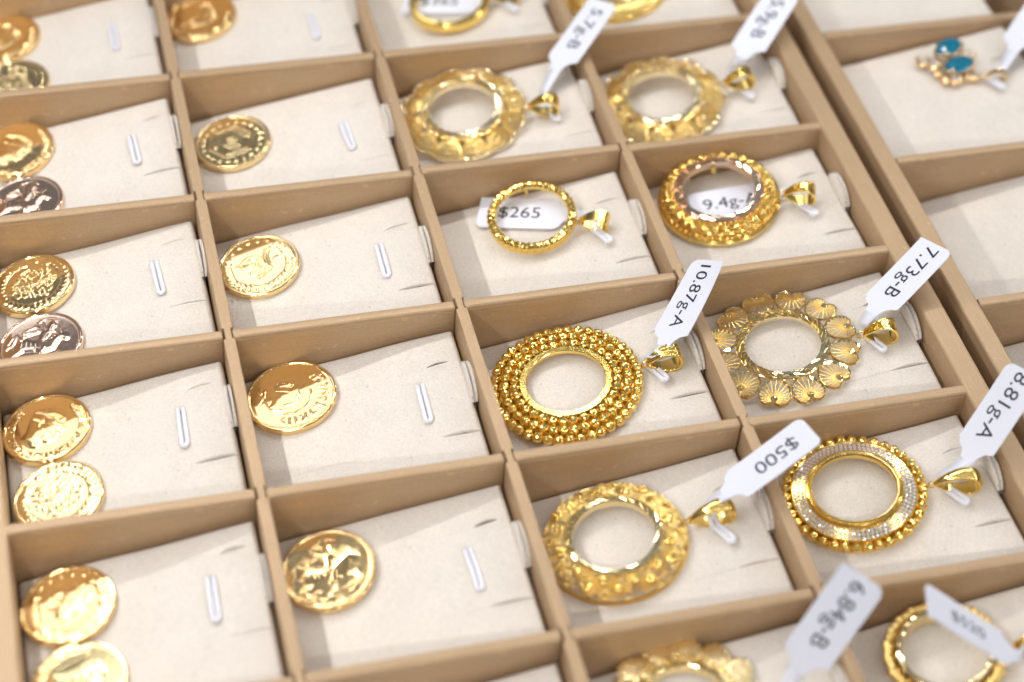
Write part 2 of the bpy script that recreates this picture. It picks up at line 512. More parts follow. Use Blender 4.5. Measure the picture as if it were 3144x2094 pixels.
pad_notes = {
 (1, -1): "cream suede pad in the topmost compartment of the far left corner",
 (1, 0): "cream suede pad under the two blurred coins at the top left",
 (1, 1): "cream suede pad under the copper-toned portrait coin and the rose gold rider coin",
 (1, 2): "cream suede pad under the calligraphy wreath coin and the rose gold coin",
 (1, 3): "cream suede pad under the bearded portrait coin and the bright wreath coin",
 (1, 4): "cream suede pad under the two coins at the bottom left",
 (2, 0): "cream suede pad under the dark amber coin at the top edge",
 (2, 1): "cream suede pad under the coin with the nested polygon design",
 (2, 2): "cream suede pad under the coin with the curled monogram",
 (2, 3): "cream suede pad under the coin crossed by a sharp shadow",
 (2, 4): "cream suede pad under the horse and rider coin at the bottom",
 (2, 5): "empty cream suede pad at the bottom edge, beside the blurred pendant",
 (3, 0): "cream suede pad under the plain ring pendant at the top edge",
 (3, 1): "cream suede pad under the fan petal pendant tagged 5.7g-B",
 (3, 2): "cream suede pad under the thin twisted ring pendant tagged $265",
 (3, 3): "cream suede pad under the three row beaded pendant tagged 10.87g-A",
 (3, 4): "cream suede pad under the filigree flower pendant tagged $500",
 (3, 5): "cream suede pad under the blurred rosette pendant tagged 6.84g-B",
 (4, 0): "cream suede pad under the pendant cut off by the top edge",
 (4, 1): "cream suede pad under the fan petal pendant beside the tray's side wall",
 (4, 2): "cream suede pad under the domed pendant tagged 9.4g-A",
 (4, 3): "cream suede pad under the open flower pendant tagged 7.73g-B",
 (4, 4): "cream suede pad under the stone set pendant tagged 8.81g-A",
 (4, 5): "cream suede pad under the scalloped ring pendant in the bottom right corner",
}
for (c, R), lab in pad_notes.items():
    make_pad(c, R, lab, loop=loop_lift if c >= 3 else None)
# right-hand tray: longer pads
SL2 = math.atan(.182)
def pad2(yc, x, z, lab, feats):
    M = T(x, yc, z) @ RY(-SL)
    t = thing("display_pad", lab, "display pad", M, "suede display pads in the tray compartments")
    obj("cushion", pad_mesh(60+int(yc), 0, 58.5, 27.6, (-20.2-z), feats), M_SUEDE, t)
    if feats: obj("post_loop", loop_lift, M_LOOP, t, mmM(T(44.0, 7.9, 0)))
    return t
pad2(123.9, 196.4, -12.0, "empty cream suede pad at the top right corner", False)
pad2(64.3, 196.4, -11.9, "cream suede pad under the blue stone pendant", True)
pad2(5.0, 196.4, -17.0, "empty cream suede pad just below the blue stone pendant's compartment", False)
pad2(-54.1, 196.4, -17.6, "empty cream suede pad at the right edge, half behind the 8.81g-A tag", False)

# ------------------------------------------------------------------ coins
FONT = {
 'G': [[(.6, .8), (.4, 1), (.15, .9), (0, .5), (.15, .1), (.4, 0), (.6, .15), (.6, .45), (.35, .45)]],
 'E': [[(.55, 1), (0, 1), (0, 0), (.55, 0)], [(0, .5), (.42, .5)]],
 'O': [[(.3, 1), (.05, .75), (.05, .25), (.3, 0), (.55, .25), (.55, .75), (.3, 1)]],
 'R': [[(0, 0), (0, 1), (.4, 1), (.55, .78), (.4, .52), (0, .5)], [(.3, .5), (.58, 0)]],
 'I': [[(.25, 0), (.25, 1)]], 'V': [[(0, 1), (.3, 0), (.6, 1)]],
 'S': [[(.55, .85), (.3, 1), (.05, .8), (.3, .52), (.55, .25), (.3, 0), (.03, .15)]],
 'D': [[(0, 0), (0, 1), (.35, 1), (.58, .7), (.58, .3), (.35, 0), (0, 0)]],
 'B': [[(0, 0), (0, 1), (.4, 1), (.5, .77), (.35, .53), (0, .52)], [(.35, .53), (.56, .27), (.4, 0), (0, 0)]],
 'T': [[(0, 1), (.6, 1)], [(.3, 1), (.3, 0)]], 'M': [[(0, 0), (.05, 1), (.32, .3), (.6, 1), (.65, 0)]],
 'N': [[(0, 0), (0, 1), (.55, 0), (.55, 1)]], 'X': [[(0, 0), (.55, 1)], [(0, 1), (.55, 0)]],
 'F': [[(.5, 1), (0, 1), (0, 0)], [(0, .52), (.4, .52)]], 'P': [[(0, 0), (0, 1), (.4, 1), (.55, .77), (.4, .5), (0, .5)]],
 '.': [[(.1, 0), (.12, .05)]], ':': [[(.1, .05), (.12, .1)], [(.1, .6), (.12, .65)]], ' ': [],
}
def seg(S, pts, w, h, w2=None):
    for i in range(len(pts)-1):
        S.append((*pts[i], *pts[i+1], w, w if w2 is None else w2, h))
def arc_text(S, text, r, a0, size, gap=.78, w=.017, h=.2):
    a = a0
    for ch in text:
        for st in FONT.get(ch, []):
            seg(S, [((r+v*size)*math.sin(a+u*size/r), (r+v*size)*math.cos(a+u*size/r)) for u, v in st], w, h)
        a += size*gap/r if ch not in '.: ' else size*.38/r
    return a
def wreath(S, a0, a1, r, n, sgn, g):
    for i in range(n):
        a = a0+(a1-a0)*i/(n-1)
        c = (r*math.sin(a), r*math.cos(a))
        ta = a+sgn*PI/2
        for off in (-.55, 0.05, .6):
            da = ta+off*sgn+g.uniform(-.1, .1)
            L = .20+g.uniform(-.03, .03)
            tip = (c[0]+L*math.sin(da), c[1]+L*math.cos(da))
            S.append((*c, (c[0]+tip[0])/2, (c[1]+tip[1])/2, .018, .05, .19)); S.append(((c[0]+tip[0])/2, (c[1]+tip[1])/2, *tip, .05, .008, .19))
    seg(S, [(r*math.sin(a0+(a1-a0)*i/12), r*math.cos(a0+(a1-a0)*i/12)) for i in range(13)], .014, .14)
def callig(S, g, cx, cy, w, h, rows):
    for k in range(rows):
        y = cy+h*(.5-k/(rows-1))
        x = cx-w/2*(1-.25*abs(2*k/(rows-1)-1))
        while x < cx+w/2*(1-.25*abs(2*k/(rows-1)-1)):
            m = g.random(); d = g.uniform(.09, .17)
            if m < .35: seg(S, [(x, y+.03), (x+d*.5, y-.05), (x+d, y+.02), (x+d*1.05, y+.09)], .02, .17)
            elif m < .6:
                seg(S, [(x+.05+.05*math.cos(t), y+.045*math.sin(t)) for t in np.linspace(0, 5.2, 8)], .017, .17)
            elif m < .8: seg(S, [(x, y-.06), (x+d, y+.11)], .022, .17)
            else:
                S.append((x+.03, y+.05, x+.035, y+.055, .02, .02, .16)); S.append((x+.08, y-.04, x+.085, y-.035, .02, .02, .16))
            x += d
    seg(S, [(cx-w*.5, cy-.02), (cx-w*.1, cy-.06), (cx+w*.5, cy+.12)], .026, .19)
    seg(S, [(cx-w*.45, cy+.06), (cx+w*.1, cy+.02), (cx+w*.5, cy+.2)], .022, .19)
def polys(P, L):
    # raised silhouettes: steep edge, gently domed top
    H = np.zeros(len(P))
    for (pts, h, soft) in L:
        pts = np.array(pts, float); n = len(pts)
        # round the outline a little
        q = []
        for i in range(n):
            p0, p1, p2 = pts[i-1], pts[i], pts[(i+1) % n]
            q += [p1*.75+p0*.25, p1*.9+(p0+p2)*.05, p1*.75+p2*.25]
        pts = np.array(q); n = len(pts)
        ins = np.zeros(len(P), bool); dist = np.full(len(P), 9.0)
        for i in range(n):
            (x0, y0), (x1, y1) = pts[i], pts[(i+1) % n]
            if y0 != y1:
                c = ((y0 > P[:, 1]) != (y1 > P[:, 1])) & (P[:, 0] < (x1-x0)*(P[:, 1]-y0)/(y1-y0)+x0)
                ins ^= c
            dx, dy = x1-x0, y1-y0
            t = np.clip(((P[:, 0]-x0)*dx+(P[:, 1]-y0)*dy)/(dx*dx+dy*dy+1e-9), 0, 1)
            dist = np.minimum(dist, np.hypot(P[:, 0]-x0-t*dx, P[:, 1]-y0-t*dy))
        H = np.maximum(H, np.where(ins, h*np.clip(dist/soft, 0, 1)**.55, 0))
    return H
HEAD = [(-.12, .58), (.1, .56), (.26, .44), (.33, .27), (.35, .2), (.47, .05), (.38, .0), (.40, -.07), (.36, -.11), (.38, -.26), (.26, -.40), (.10, -.44), (.14, -.62), (-.06, -.68), (-.42, -.56), (-.36, -.30), (-.42, -.08), (-.50, .18), (-.40, .45)]
HORSE = [(.66, .27), (.60, .38), (.46, .46), (.40, .54), (.34, .46), (.18, .30), (.02, .12), (-.2, .06), (-.42, .1), (-.52, -.04), (-.54, -.26), (-.46, -.36), (-.56, -.52), (-.46, -.68), (-.34, -.68), (-.42, -.52), (-.26, -.34), (-.05, -.26), (.1, -.28), (.14, -.48), (.02, -.62), (.14, -.64), (.26, -.46), (.28, -.22), (.38, -.16), (.56, -.02), (.74, -.26), (.66, -.32), (.54, -.16), (.46, -.2), (.44, .06), (.46, .2), (.56, .2)]
RIDER = [(-.10, .02), (.10, .02), (.14, .30), (.24, .42), (.16, .48), (.12, .46), (.16, .60), (.08, .72), (-.06, .70), (-.08, .56), (-.04, .46), (-.16, .38)]
def blobs(P, L):
    H = np.zeros(len(P))
    for (cx, cy, a, b, rot, h) in L:
        dx, dy = P[:, 0]-cx, P[:, 1]-cy
        c, s = math.cos(rot), math.sin(rot)
        q = ((dx*c+dy*s)/a)**2+((-dx*s+dy*c)/b)**2
        eng = 1+.05*np.sin(60*(dx*math.cos(rot+.6)+dy*math.sin(rot+.6))+4*np.sin(9*dx)+3*np.sin(7*dy))*np.clip(1-q, 0, 1)
        H = np.maximum(H, h*np.clip(1-q, 0, None)**.32*eng)
    return H
def design(kind, g):
    S = []; B = []; PL = []
    if kind == 'calligraphy':
        wreath(S, PI, PI+2.6, .77, 15, 1, g); wreath(S, PI, PI-2.6, .77, 15, -1, g)
        callig(S, g, 0, .02, 1.05, .82, 6)
        B += [(0, .78, .07, .07, 0, .15), (-.06, -.83, .06, .05, .5, .17), (.06, -.83, .06, .05, -.5, .17)]
    elif kind == 'monogram':
        wreath(S, PI, PI+2.1, .77, 12, 1, g); wreath(S, PI, PI-2.1, .77, 12, -1, g)
        for rr, w in ((.26, .03), (.19, .02), (.12, .02)):
            seg(S, [(-.12+rr*math.cos(t), .14+rr*.85*math.sin(t)) for t in np.linspace(.3, 6.0, 18)], w, .2)
        for o in (0, .07, .14): seg(S, [(.12+o, -.22), (.16+o, .2), (.30+o, .42)], .02, .2)
        seg(S, [(-.5, .2), (-.3, .22), (.05, .1), (.2, -.1), (.1, -.35), (-.15, -.42)], .03, .2)
        B += [(-.1, -.2, .2, .14, 0, .18), (.45, .02, .1, .06, .6, .14), (0, -.82, .1, .07, 0, .18)]
        callig(S, g, -.05, -.2, .4, .2, 3)
        for a in np.linspace(-.9, .9, 7): B.append((.8*math.sin(a), .8*math.cos(a), .04, .04, 0, .16))
    elif kind == 'portrait':
        arc_text(S, "GEORGIVS V D.G.BRITT:OMN:REX F.D.IND:IMP:", .745, .25, .13)
        PL.append(([(x*1.02-.0, y*.98+.02) for x, y in HEAD], .26, .22))
        for i in range(12):                                      # hair
            t0 = -.42+i*.055
            seg(S, [(t0, .47-.25*abs(t0+.1)), (t0-.06, .30), (t0+.02, .12)], .016, .31)
        for i in range(9):                                       # beard
            seg(S, [(.02+.04*i, -.06-.02*i), (.06+.035*i, -.22), (.03+.03*i, -.36+.01*i)], .015, .31)
        seg(S, [(.18, .2), (.33, .2)], .024, .32); seg(S, [(.22, .13), (.30, .12)], .02, .31); seg(S, [(.26, -.02), (.38, -.03)], .024, .32)
        seg(S, [(-.12+.09*math.cos(t), .06+.12*math.sin(t)) for t in np.linspace(.4, 5.4, 9)], .02, .33)
    elif kind == 'rider':
        PL += [(HORSE, .26, .13), (RIDER, .34, .10)]
        seg(S, [(-.5, 0), (-.66, .10), (-.64, -.18), (-.74, -.34)], .045, .22); seg(S, [(-.52, .03), (-.72, .02), (-.74, -.2)], .03, .2)
        seg(S, [(-.08, .36), (-.3, .46), (-.46, .34), (-.52, .22)], .04, .27); seg(S, [(0, .05), (.14, -.1), (.1, -.34), (.2, -.38)], .05, .34)
        for i in range(7): seg(S, [(-.04, .44), (-.3-.03*i, .70-.10*i)], .018, .2, .026)
        for i in range(7): seg(S, [(.40-.05*i, .5-.07*i), (.28-.05*i, .52-.075*i)], .018, .3)
        for i in range(6): seg(S, [(-.46+.12*i, 0-.01*i), (-.40+.12*i, -.2)], .012, .29)
        seg(S, [(.06, .74), (-.06, .80), (-.22, .74), (-.3, .62)], .035, .24)
        seg(S, [(-.66, -.66), (-.4, -.78), (0, -.76), (.3, -.70), (.52, -.6), (.64, -.42), (.56, -.36)], .05, .22, .04)
        seg(S, [(.05, -.72), (.2, -.58), (.42, -.52), (.5, -.42)], .045, .24); seg(S, [(-.2, -.74), (-.3, -.64), (-.16, -.56)], .035, .22)
        for i in range(8): seg(S, [(-.5+.14*i, -.74), (-.46+.14*i, -.84)], .02, .18)
    elif kind == 'polygon':
        for k, (rr, n, w) in enumerate(((.60, 6, .035), (.44, 6, .045), (.2, 6, .05))):
            pts = [(rr*math.cos(2*PI*i/n+.2)*1.0, rr*math.sin(2*PI*i/n+.2)) for i in range(n+1)]
            for i in range(n):
                if k == 1 and i % 2: continue
                seg(S, [pts[i], pts[i+1]], w, .2)
        callig(S, g, 0, 0, .3, .2, 3)
        for i in range(22):
            a = 2*PI*i/22
            B.append((.76*math.sin(a), .76*math.cos(a), .085*g.uniform(.6, 1), .05, g.uniform(0, 3), .18))
    elif kind == 'profile':
        PL.append(([(x*.72-.1, y*.72) for x, y in HEAD], .17, .2))
        for i in range(8): seg(S, [(-.38+.05*i, .36-.2*abs(-.2+.05*i)), (-.42+.05*i, .22), (-.36+.05*i, .1)], .014, .2)
        seg(S, [(-.05+.5*math.cos(t), -.02+.5*math.sin(t)) for t in np.linspace(-2.6, .5, 22)], .016, .1)
        for i in range(15):
            a = .45+i*.19
            r0 = .64
            x, y = r0*math.sin(a), r0*math.cos(a)
            seg(S, [(x, y), (x*1.14+g.uniform(-.05, .05), y*1.14+g.uniform(-.05, .05)), (x*1.25+g.uniform(-.06, .06), y*1.22+g.uniform(-.06, .06))], .02, .15)
            if i % 2: B.append((x*1.28, y*1.28, .022, .022, 0, .13))
        seg(S, [(-.62, .1), (-.58, -.1), (-.64, -.3)], .02, .15); seg(S, [(-.7, .12), (-.74, .02), (-.68, -.02)], .02, .15)
    return S, B, PL

def coin_mesh(kind, seed, R=11.1, th=1.75, segs=420, beads=True):
    g = random.Random(seed)
    S, B, PL = design(kind, g)
    rs = np.concatenate([np.linspace(.02, .89, 104), np.linspace(.90, .985, 12)])
    th_ = np.arange(segs)*2*PI/segs
    RR, TT = np.meshgrid(rs, th_, indexing='ij')
    P = np.stack([RR*np.sin(TT), RR*np.cos(TT)], 2).reshape(-1, 2)
    H = np.maximum(blobs(P, B), polys(P, PL))
    for (x0, y0, x1, y1, w0, w1, h) in S:
        dx, dy = x1-x0, y1-y0
        l2 = dx*dx+dy*dy+1e-9
        wm = max(w0, w1)*1.3
        near = (P[:, 0] > min(x0, x1)-wm) & (P[:, 0] < max(x0, x1)+wm) & (P[:, 1] > min(y0, y1)-wm) & (P[:, 1] < max(y0, y1)+wm)
        if not near.any(): continue
        Q = P[near]
        t = np.clip(((Q[:, 0]-x0)*dx+(Q[:, 1]-y0)*dy)/l2, 0, 1)
        d = np.hypot(Q[:, 0]-x0-t*dx, Q[:, 1]-y0-t*dy)
        w = (w0+(w1-w0)*t)*1.25
        H[near] = np.maximum(H[near], h*np.clip(2.2*(1-d/w), 0, 1))
    H *= 0.85
    r = np.hypot(P[:, 0], P[:, 1])
    H *= np.clip((.915-r)/.03, 0, 1)
    H += -0.10*(1-np.clip(r/.9, 0, 1)**2)*1.0             # gently dished field
    rim = np.clip((r-.915)/.025, 0, 1); rim = rim*rim*(3-2*rim)
    H += .26*rim
    if beads:
        a = np.arctan2(P[:, 0], P[:, 1])
        H += .05*np.exp(-((r-.905)/.012)**2)*(0.5+.5*np.cos(a*100))
    H -= .16*np.clip((r-.965)/.02, 0, 1)**2
    V = np.concatenate([P*R, (th+H)[:, None]], 1)
    nr = len(rs)
    idx = np.arange(nr*segs).reshape(nr, segs)
    nx = np.roll(idx, -1, 1)
    F = np.stack([idx[:-1], idx[1:], nx[1:], nx[:-1]], 2).reshape(-1, 4)[:, ::-1].tolist()
    F.append(tuple(idx[0][::-1].tolist()))
    me_top = MB().add(V, F).mesh("face", True)
    # reeded edge with its lower rim
    b = MB()
    k = 132*2
    ang = np.arange(k)*2*PI/k
    red = np.where(np.arange(k) % 2 == 0, 1.0, .994)
    rings = [(.984, th+.10, 0), (1.0, th-.02, 1), (1.0, .22, 1), (.975, .02, 0), (.3, 0.0, 0)]
    VV = []
    for (q, z, reed) in rings:
        rr_ = R*q*(red if reed else 1)
        VV.append(np.stack([rr_*np.sin(ang), rr_*np.cos(ang), np.full(k, z)], 1))
    VV = np.concatenate(VV)
    FF = []
    for e in range(len(rings)-1):
        for i in range(k):
            j = (i+1) % k
            FF.append((e*k+i, e*k+j, (e+1)*k+j, (e+1)*k+i))
    FF.append(tuple((len(rings)-1)*k+i for i in range(k)))
    me_edge = b.add(VV, FF).mesh("reeded_edge", False)
    return me_top, me_edge

coin_cache = {}
def coin(c, R, x, y, kind, m, rot, label, tilt=(0, 0), rad=11.1):
    key = (kind, rad, m.name)
    if key not in coin_cache:
        coin_cache[key] = coin_mesh(kind, len(kind)+3, rad)
    top, edge = coin_cache[key]
    M = PADM(c, R) @ T((x-1.5)/ca, y, 0.10+abs(math.sin(tilt[0]))*11.0) @ RXm(tilt[0]) @ RY(tilt[1]) @ RZ(rot)
    t = thing("gold_coin", label, "coin", M, "gold coins lying on the suede pads")
    obj("face", top, m, t); obj("reeded_edge", edge, m, t)
    return t
r_ = math.radians
coin(1, 0, 13.2, 15.0, 'portrait', M_COIN, r_(-60), "blurred amber coin at the top left edge, farther of its pair")
coin(1, 0, 14.1, -8.4, 'calligraphy', M_COINP, r_(20), "blurred pale gold coin at the top left edge, nearer of its pair")
coin(1, 1, 13.0, 15.2, 'portrait', M_COIN, r_(-40), "copper-toned portrait coin at the left edge above a rose gold rider coin", (r_(3.0), 0))
coin(1, 1, 13.6, -8.1, 'rider', M_ROSE, r_(-28), "blurred rose gold horse and rider coin below the copper-toned portrait coin", (r_(-.6), 0))
coin(1, 2, 13.7, 12.6, 'calligraphy', M_COINP, r_(-10), "gold coin with lines of calligraphy inside a leafy wreath", (r_(-1.0), 0))
coin(1, 2, 13.8, -10.0, 'rider', M_ROSE, r_(-30), "sharp rose gold horse and rider coin touching the calligraphy coin", (r_(-1.0), 0))
coin(1, 3, 12.9, 14.1, 'portrait', M_COIN, r_(-35), "gold coin with a bearded head and raised letters round its rim", (r_(-.6), r_(.6)))
coin(1, 3, 13.9, -8.7, 'calligraphy', M_COINP, r_(30), "brightly shining wreath coin half behind a divider, below the bearded head coin", (r_(-.8), 0))
coin(1, 4, 13.2, 12.0, 'monogram', M_COIN, r_(5), "blurred curled monogram coin at the lower left, upper of its pair", (r_(-1.2), 0))
coin(1, 4, 13.5, -10.1, 'portrait', M_COINP, r_(-90), "blurred bright coin cut off by the bottom left edge", (r_(-1.4), 0))
coin(2, 0, 12.8, 16.3, 'portrait', M_COIN, r_(-80), "blurred dark amber coin cut by the top edge, alone on its pad")
coin(2, 1, 13.7, 8.3, 'polygon', M_COINP, r_(0), "gold coin with nested straight-sided polygons, alone on its pad", (r_(1.0), r_(.8)))
coin(2, 2, 13.3, 9.1, 'monogram', M_COINP, r_(10), "mirror bright coin with a curled monogram and a leafy spray", (r_(2.0), 0))
coin(2, 3, 13.8, 13.6, 'profile', M_COIN, r_(-25), "smooth gold coin with a low relief head, crossed by a sharp shadow", (0, 0), 11.7)
coin(2, 4, 13.2, 10.4, 'rider', M_COIN, r_(-12), "yellow gold horse and rider coin alone on its pad near the bottom", (r_(2.2), 0), 11.3)

# ------------------------------------------------------------------ pendant building blocks
def facet_ring(r0, r1, z, depth, N, skew, amp, lip=0.25, crown=0.35):
    # flat band cut with slanted bright facets, each facet a plane of its own tilt
    V = []; F = []
    for j in range(N):
        k1 = rnd.uniform(.55, 1.15)*amp; k2 = rnd.uniform(-.25, .25)*amp
        b = len(V)
        for e in (0, 1):
            a = 2*PI*(j+e)/N
            up = k1*(e-.5)
            for (r, da, zz) in ((r0, 0, z-lip), (r0+lip, .02, z+up+k2), ((r0+r1)/2, skew*.5, z+crown*.4+up), (r1-lip, skew-.02, z+up-k2), (r1, skew, z-lip), (r1, skew, z-depth), (r0, 0, z-depth)):
                V.append((r*math.cos(a+da), r*math.sin(a+da), zz))
        for q in range(7):
            l = (q+1) % 7
            F.append((b+q, b+l, b+7+l, b+7+q))
        F.append(tuple(b+q for q in range(6, -1, -1))); F.append(tuple(b+7+q for q in range(7)))
    return V, F

def rope_ring(R, r, z, turns, amp=.2):
    # a twisted ring: sharp slanted ridges running round the section
    n = turns*8; m = 16
    V = []; F = []
    for i in range(n):
        a = 2*PI*i/n
        for k in range(m):
            p = 2*PI*k/m
            saw = ((p*1.0/(2*PI)+i/8.0) % 1.0)
            rr = r+amp*(abs(saw*2-1)-.5)
            V.append(((R+rr*math.cos(p))*math.cos(a), (R+rr*math.cos(p))*math.sin(a), z+rr*1.05*math.sin(p)))
    for i in range(n):
        for k in range(m):
            F.append((i*m+k, ((i+1) % n)*m+k, ((i+1) % n)*m+(k+1) % m, i*m+(k+1) % m))
    return V, F

def bail_mesh(L=8.8, H=3.8, w0=1.6, w1=4.7, style='ridged', t=.38):
    NP = 40; NW = 25
    V = []; F = []
    ph = np.linspace(.10, 2*PI-.10, NP)
    cx = lambda p: L*(.5-.5*math.cos(p)); cz = lambda p: H*math.sin(p)*math.sin(p/2)**.9
    for p in ph:
        d = 1e-3
        tx, tz = cx(p+d)-cx(p-d), cz(p+d)-cz(p-d)
        l = math.hypot(tx, tz); nx, nz = -tz/l, tx/l
        w = w0+(w1-w0)*math.sin(p/2)**1.6
        for k in range(NW):
            u = k/(NW-1)*2-1
            if style == 'ridged': o = .42*abs(math.sin(u*1.5*PI))+.15*(1-u*u)
            elif style == 'dome': o = .9*math.sqrt(max(0, 1-u*u))*(.35+.65*math.sin(p/2))
            elif style == 'mesh': o = .22 if abs(u) > .8 else (.12 if (k+int(p*9)) % 2 else -.05)
            else: o = .12 if abs(u) > .8 else 0
            V.append((cx(p)+nx*o, u*w/2, cz(p)+nz*o))
        for k in range(NW-1, -1, -1):
            u = k/(NW-1)*2-1
            V.append((cx(p)-nx*t, u*w/2*.97, cz(p)-nz*t))
    m = 2*NW
    for i in range(NP-1):
        for k in range(m):
            l = (k+1) % m
            F.append((i*m+k, i*m+l, (i+1)*m+l, (i+1)*m+k))
    F.append(tuple(range(m-1, -1, -1))); F.append(tuple((NP-1)*m+k for k in range(m)))
    return mesh_of("bail", [(V, F)], style in ('ridged', 'dome'))

def ring_path(r, n=28, M=None):
    P = [(r*math.cos(2*PI*i/n), r*math.sin(2*PI*i/n), 0) for i in range(n)]
    if M is not None: P = [tuple(M @ Vector(p)) for p in P]
    return P
jump_me = mesh_of("jump_ring", [tube(ring_path(1.15), .27, 8, True)], True)
bails = {s: bail_mesh(style=s, **k) for s, k in (('ridged', {}), ('mesh', dict(L=8.8, H=3.8, w1=4.7)), ('dome', dict(L=10.8, H=3.9, w0=1.3, w1=4.6)), ('plain', dict(L=8.2, H=3.6, w1=4.4)))}
def cut_bead(seed):
    # a sphere with wavy diamond cuts: planar chops at random directions
    g = random.Random(seed)
    V, F = ico(1.0, 3)
    for _ in range(10):
        d = np.array([g.gauss(0, 1) for _ in range(3)]); d /= np.linalg.norm(d)
        k = g.uniform(.93, .97)
        q = V@d
        m = q > k
        V[m] -= np.outer(q[m]-k, d)
    return mesh_of("bead", [(V, F)])
bead_me = [cut_bead(s) for s in range(6)]
for b_ in bead_me: b_.materials.append(M_GOLD)
grain_me = [mesh_of("cut_grain", [ico(1.0, 1, 0.1, k)]) for k in range(3)]
for b_ in grain_me: b_.materials.append(M_SPARK)
stone_me = None
def _stone():
    n = 8
    V = [(0.5*math.cos(2*PI*i/n), .5*math.sin(2*PI*i/n), .42) for i in range(n)]+[(math.cos(2*PI*(i+.5)/n), math.sin(2*PI*(i+.5)/n), 0) for i in range(n)]+[(0, 0, -.8)]
    F = [tuple(range(n))]
    for i in range(n):
        j = (i+1) % n
        F += [(i, n+i, j), (j, n+i, n+j), (n+i, 2*n, n+j)]
    return mesh_of("stone", [(V, F)])
stone_me = _stone(); stone_me.materials.append(M_STONE)

def pendant(c, R, x, y, label, bail_x=44.0, bail_y=2.2, tilt=(0, 0), h=0.15, bail='plain', R_out=18.0, name="coin_pendant", bail_mat=None, bz=3.05):
    # x,y: ring centre in the cell; +x of the pendant points at its bail
    dy = PADDY.get((c, R), 0)
    spin = math.atan2(bail_y-y, bail_x-x)
    dist = math.hypot(bail_x-x, bail_y-y)/1.0
    up = (R_out-1)*abs(math.sin(tilt[0]))            # the near rim stays on the pad
    M = PADM(c, R) @ T((x-1.5)/ca, y-.95*up, h+up) @ RXm(tilt[0]) @ RY(tilt[1]) @ RZ(spin)
    t = thing(name, label, "pendant", M, "gold coin frame pendants")
    g0 = max(R_out+.5, dist-1.2)
    obj("jump_ring", jump_me.copy(), M_GOLD, t, mmM(T(R_out+.65, 0, bz-.2) @ RXm(PI/2) @ RY(.25)))
    obj("bail", bails[bail].copy(), bail_mat or M_GOLD, t, mmM(T(R_out+1.0, 0, bz) @ RY(-.02)))
    return t

def ring_beads(t, r, z, n, rad, name="bead", mes=None, m=None, phase=0, squash=1.0):
    mes = mes or bead_me
    for i in range(n):
        a = 2*PI*(i+phase)/n
        me = mes[rnd.randrange(len(mes))] if isinstance(mes, list) else mes
        R3 = Matrix.Rotation(a, 4, 'Z') @ Matrix.Rotation(rnd.uniform(0, 6), 4, Vector((rnd.random()-.5, rnd.random()-.5, rnd.random()-.5)).normalized())
        S = Matrix.Diagonal((rad*rnd.uniform(.96, 1.03),)*3+(1,))
        o = obj(name, me, m, t, mmM(T(r*math.cos(a)+rnd.uniform(-.06, .06), r*math.sin(a)+rnd.uniform(-.06, .06), z+rnd.uniform(-.08, .08))) @ R3 @ S)

# --- 10.87g-A : three rows of faceted beads round a polished bezel
t = pendant(3, 3, 23.3, 2.9, "heavy gold pendant of three rows of faceted beads round a smooth bezel", R_out=20.4, bail='ridged', bail_x=45, bail_y=1.6)
obj("bezel", mesh_of("bezel", [lathe([(10.2, 2.1), (10.2, 3.1), (10.35, 3.28), (11.75, 3.28), (12.0, 3.05), (12.0, 1.6)], 128)], True), M_BEZEL, t)
obj("back_plate", mesh_of("back_plate", [lathe([(11.9, .4), (11.9, 1.9), (18.9, .6), (18.9, .1)], 96)], True), M_SATIN, t)
ring_beads(t, 13.2, 2.55, 31, 1.40); ring_beads(t, 15.9, 2.2, 37, 1.42, phase=.4); ring_beads(t, 18.65, 1.65, 43, 1.44, phase=.2)

# --- 7.73g-B : twelve open fan petals round a diamond-cut ring
def petal_outline():
    half = [(-4.3, 0), (-3.9, 1.3), (-2.5, 2.9), (-.5, 3.9), (1.6, 4.15), (3.2, 3.3), (3.9, 1.9), (3.5, .75)]
    return half+[(2.7, 0)]+[(x, -y) for x, y in reversed(half[1:])]
def petal_meshes():
    out = petal_outline()
    P = []
    n = len(out)
    for i in range(n):
        (x0, y0), (x1, y1) = out[i], out[(i+1) % n]
        for k in range(2):
            u = k/2
            P.append((x0+(x1-x0)*u, y0+(y1-y0)*u, .85-.07*(x0+(x1-x0)*u)+rnd.uniform(-.06, .06)))
    rim = MB()
    V, F = tube(P, .30, 4, True)
    rim.add(V, F)
    rim.add(*tube([(x, y, z-.55) for x, y, z in P], .22, 4, True))
    fan = MB()
    hub = Vector((2.1, 0, .7))
    n2 = len(P)
    for q in range(19):
        an = math.radians(-138+276*q/18)+PI
        dv = Vector((math.cos(an), math.sin(an), 0))
        best = None                            # where the ray from the hub meets the rim
        for i in range(n2):
            p, p1 = Vector(P[i]), Vector(P[(i+1) % n2])
            ex, ey = p1.x-p.x, p1.y-p.y
            det = dv.x*(-ey)+dv.y*ex
            if abs(det) < 1e-6: continue
            tt = ((p.x-hub.x)*(-ey)+(p.y-hub.y)*ex)/det
            uu = (dv.x*(p.y-hub.y)-dv.y*(p.x-hub.x))/det
            if tt > .3 and -.01 <= uu <= 1.01 and (best is None or tt > best[0]): best = (tt, p.lerp(p1, min(1, max(0, uu))))
        if best is None or best[0] < 1.1: continue
        s2 = hub+dv*.6; e = best[1]
        m_ = max(5, int(best[0]*2.6))
        fan.add(*tube([tuple(s2.lerp(e, k/(m_-1))) for k in range(m_)], [.14 if k % 2 else .22 for k in range(m_)], 6))
    hubm = MB().add(*lathe([(0.02, 1.35), (.55, 1.25), (.95, .95), (1.0, .5), (0.02, .4)], 10)).add(*box(-.1, .1, -.8, .8, 1.1, 1.42))
    return rim.mesh("petal"), fan.mesh("spoke_fan"), hubm.mesh("petal_hub")
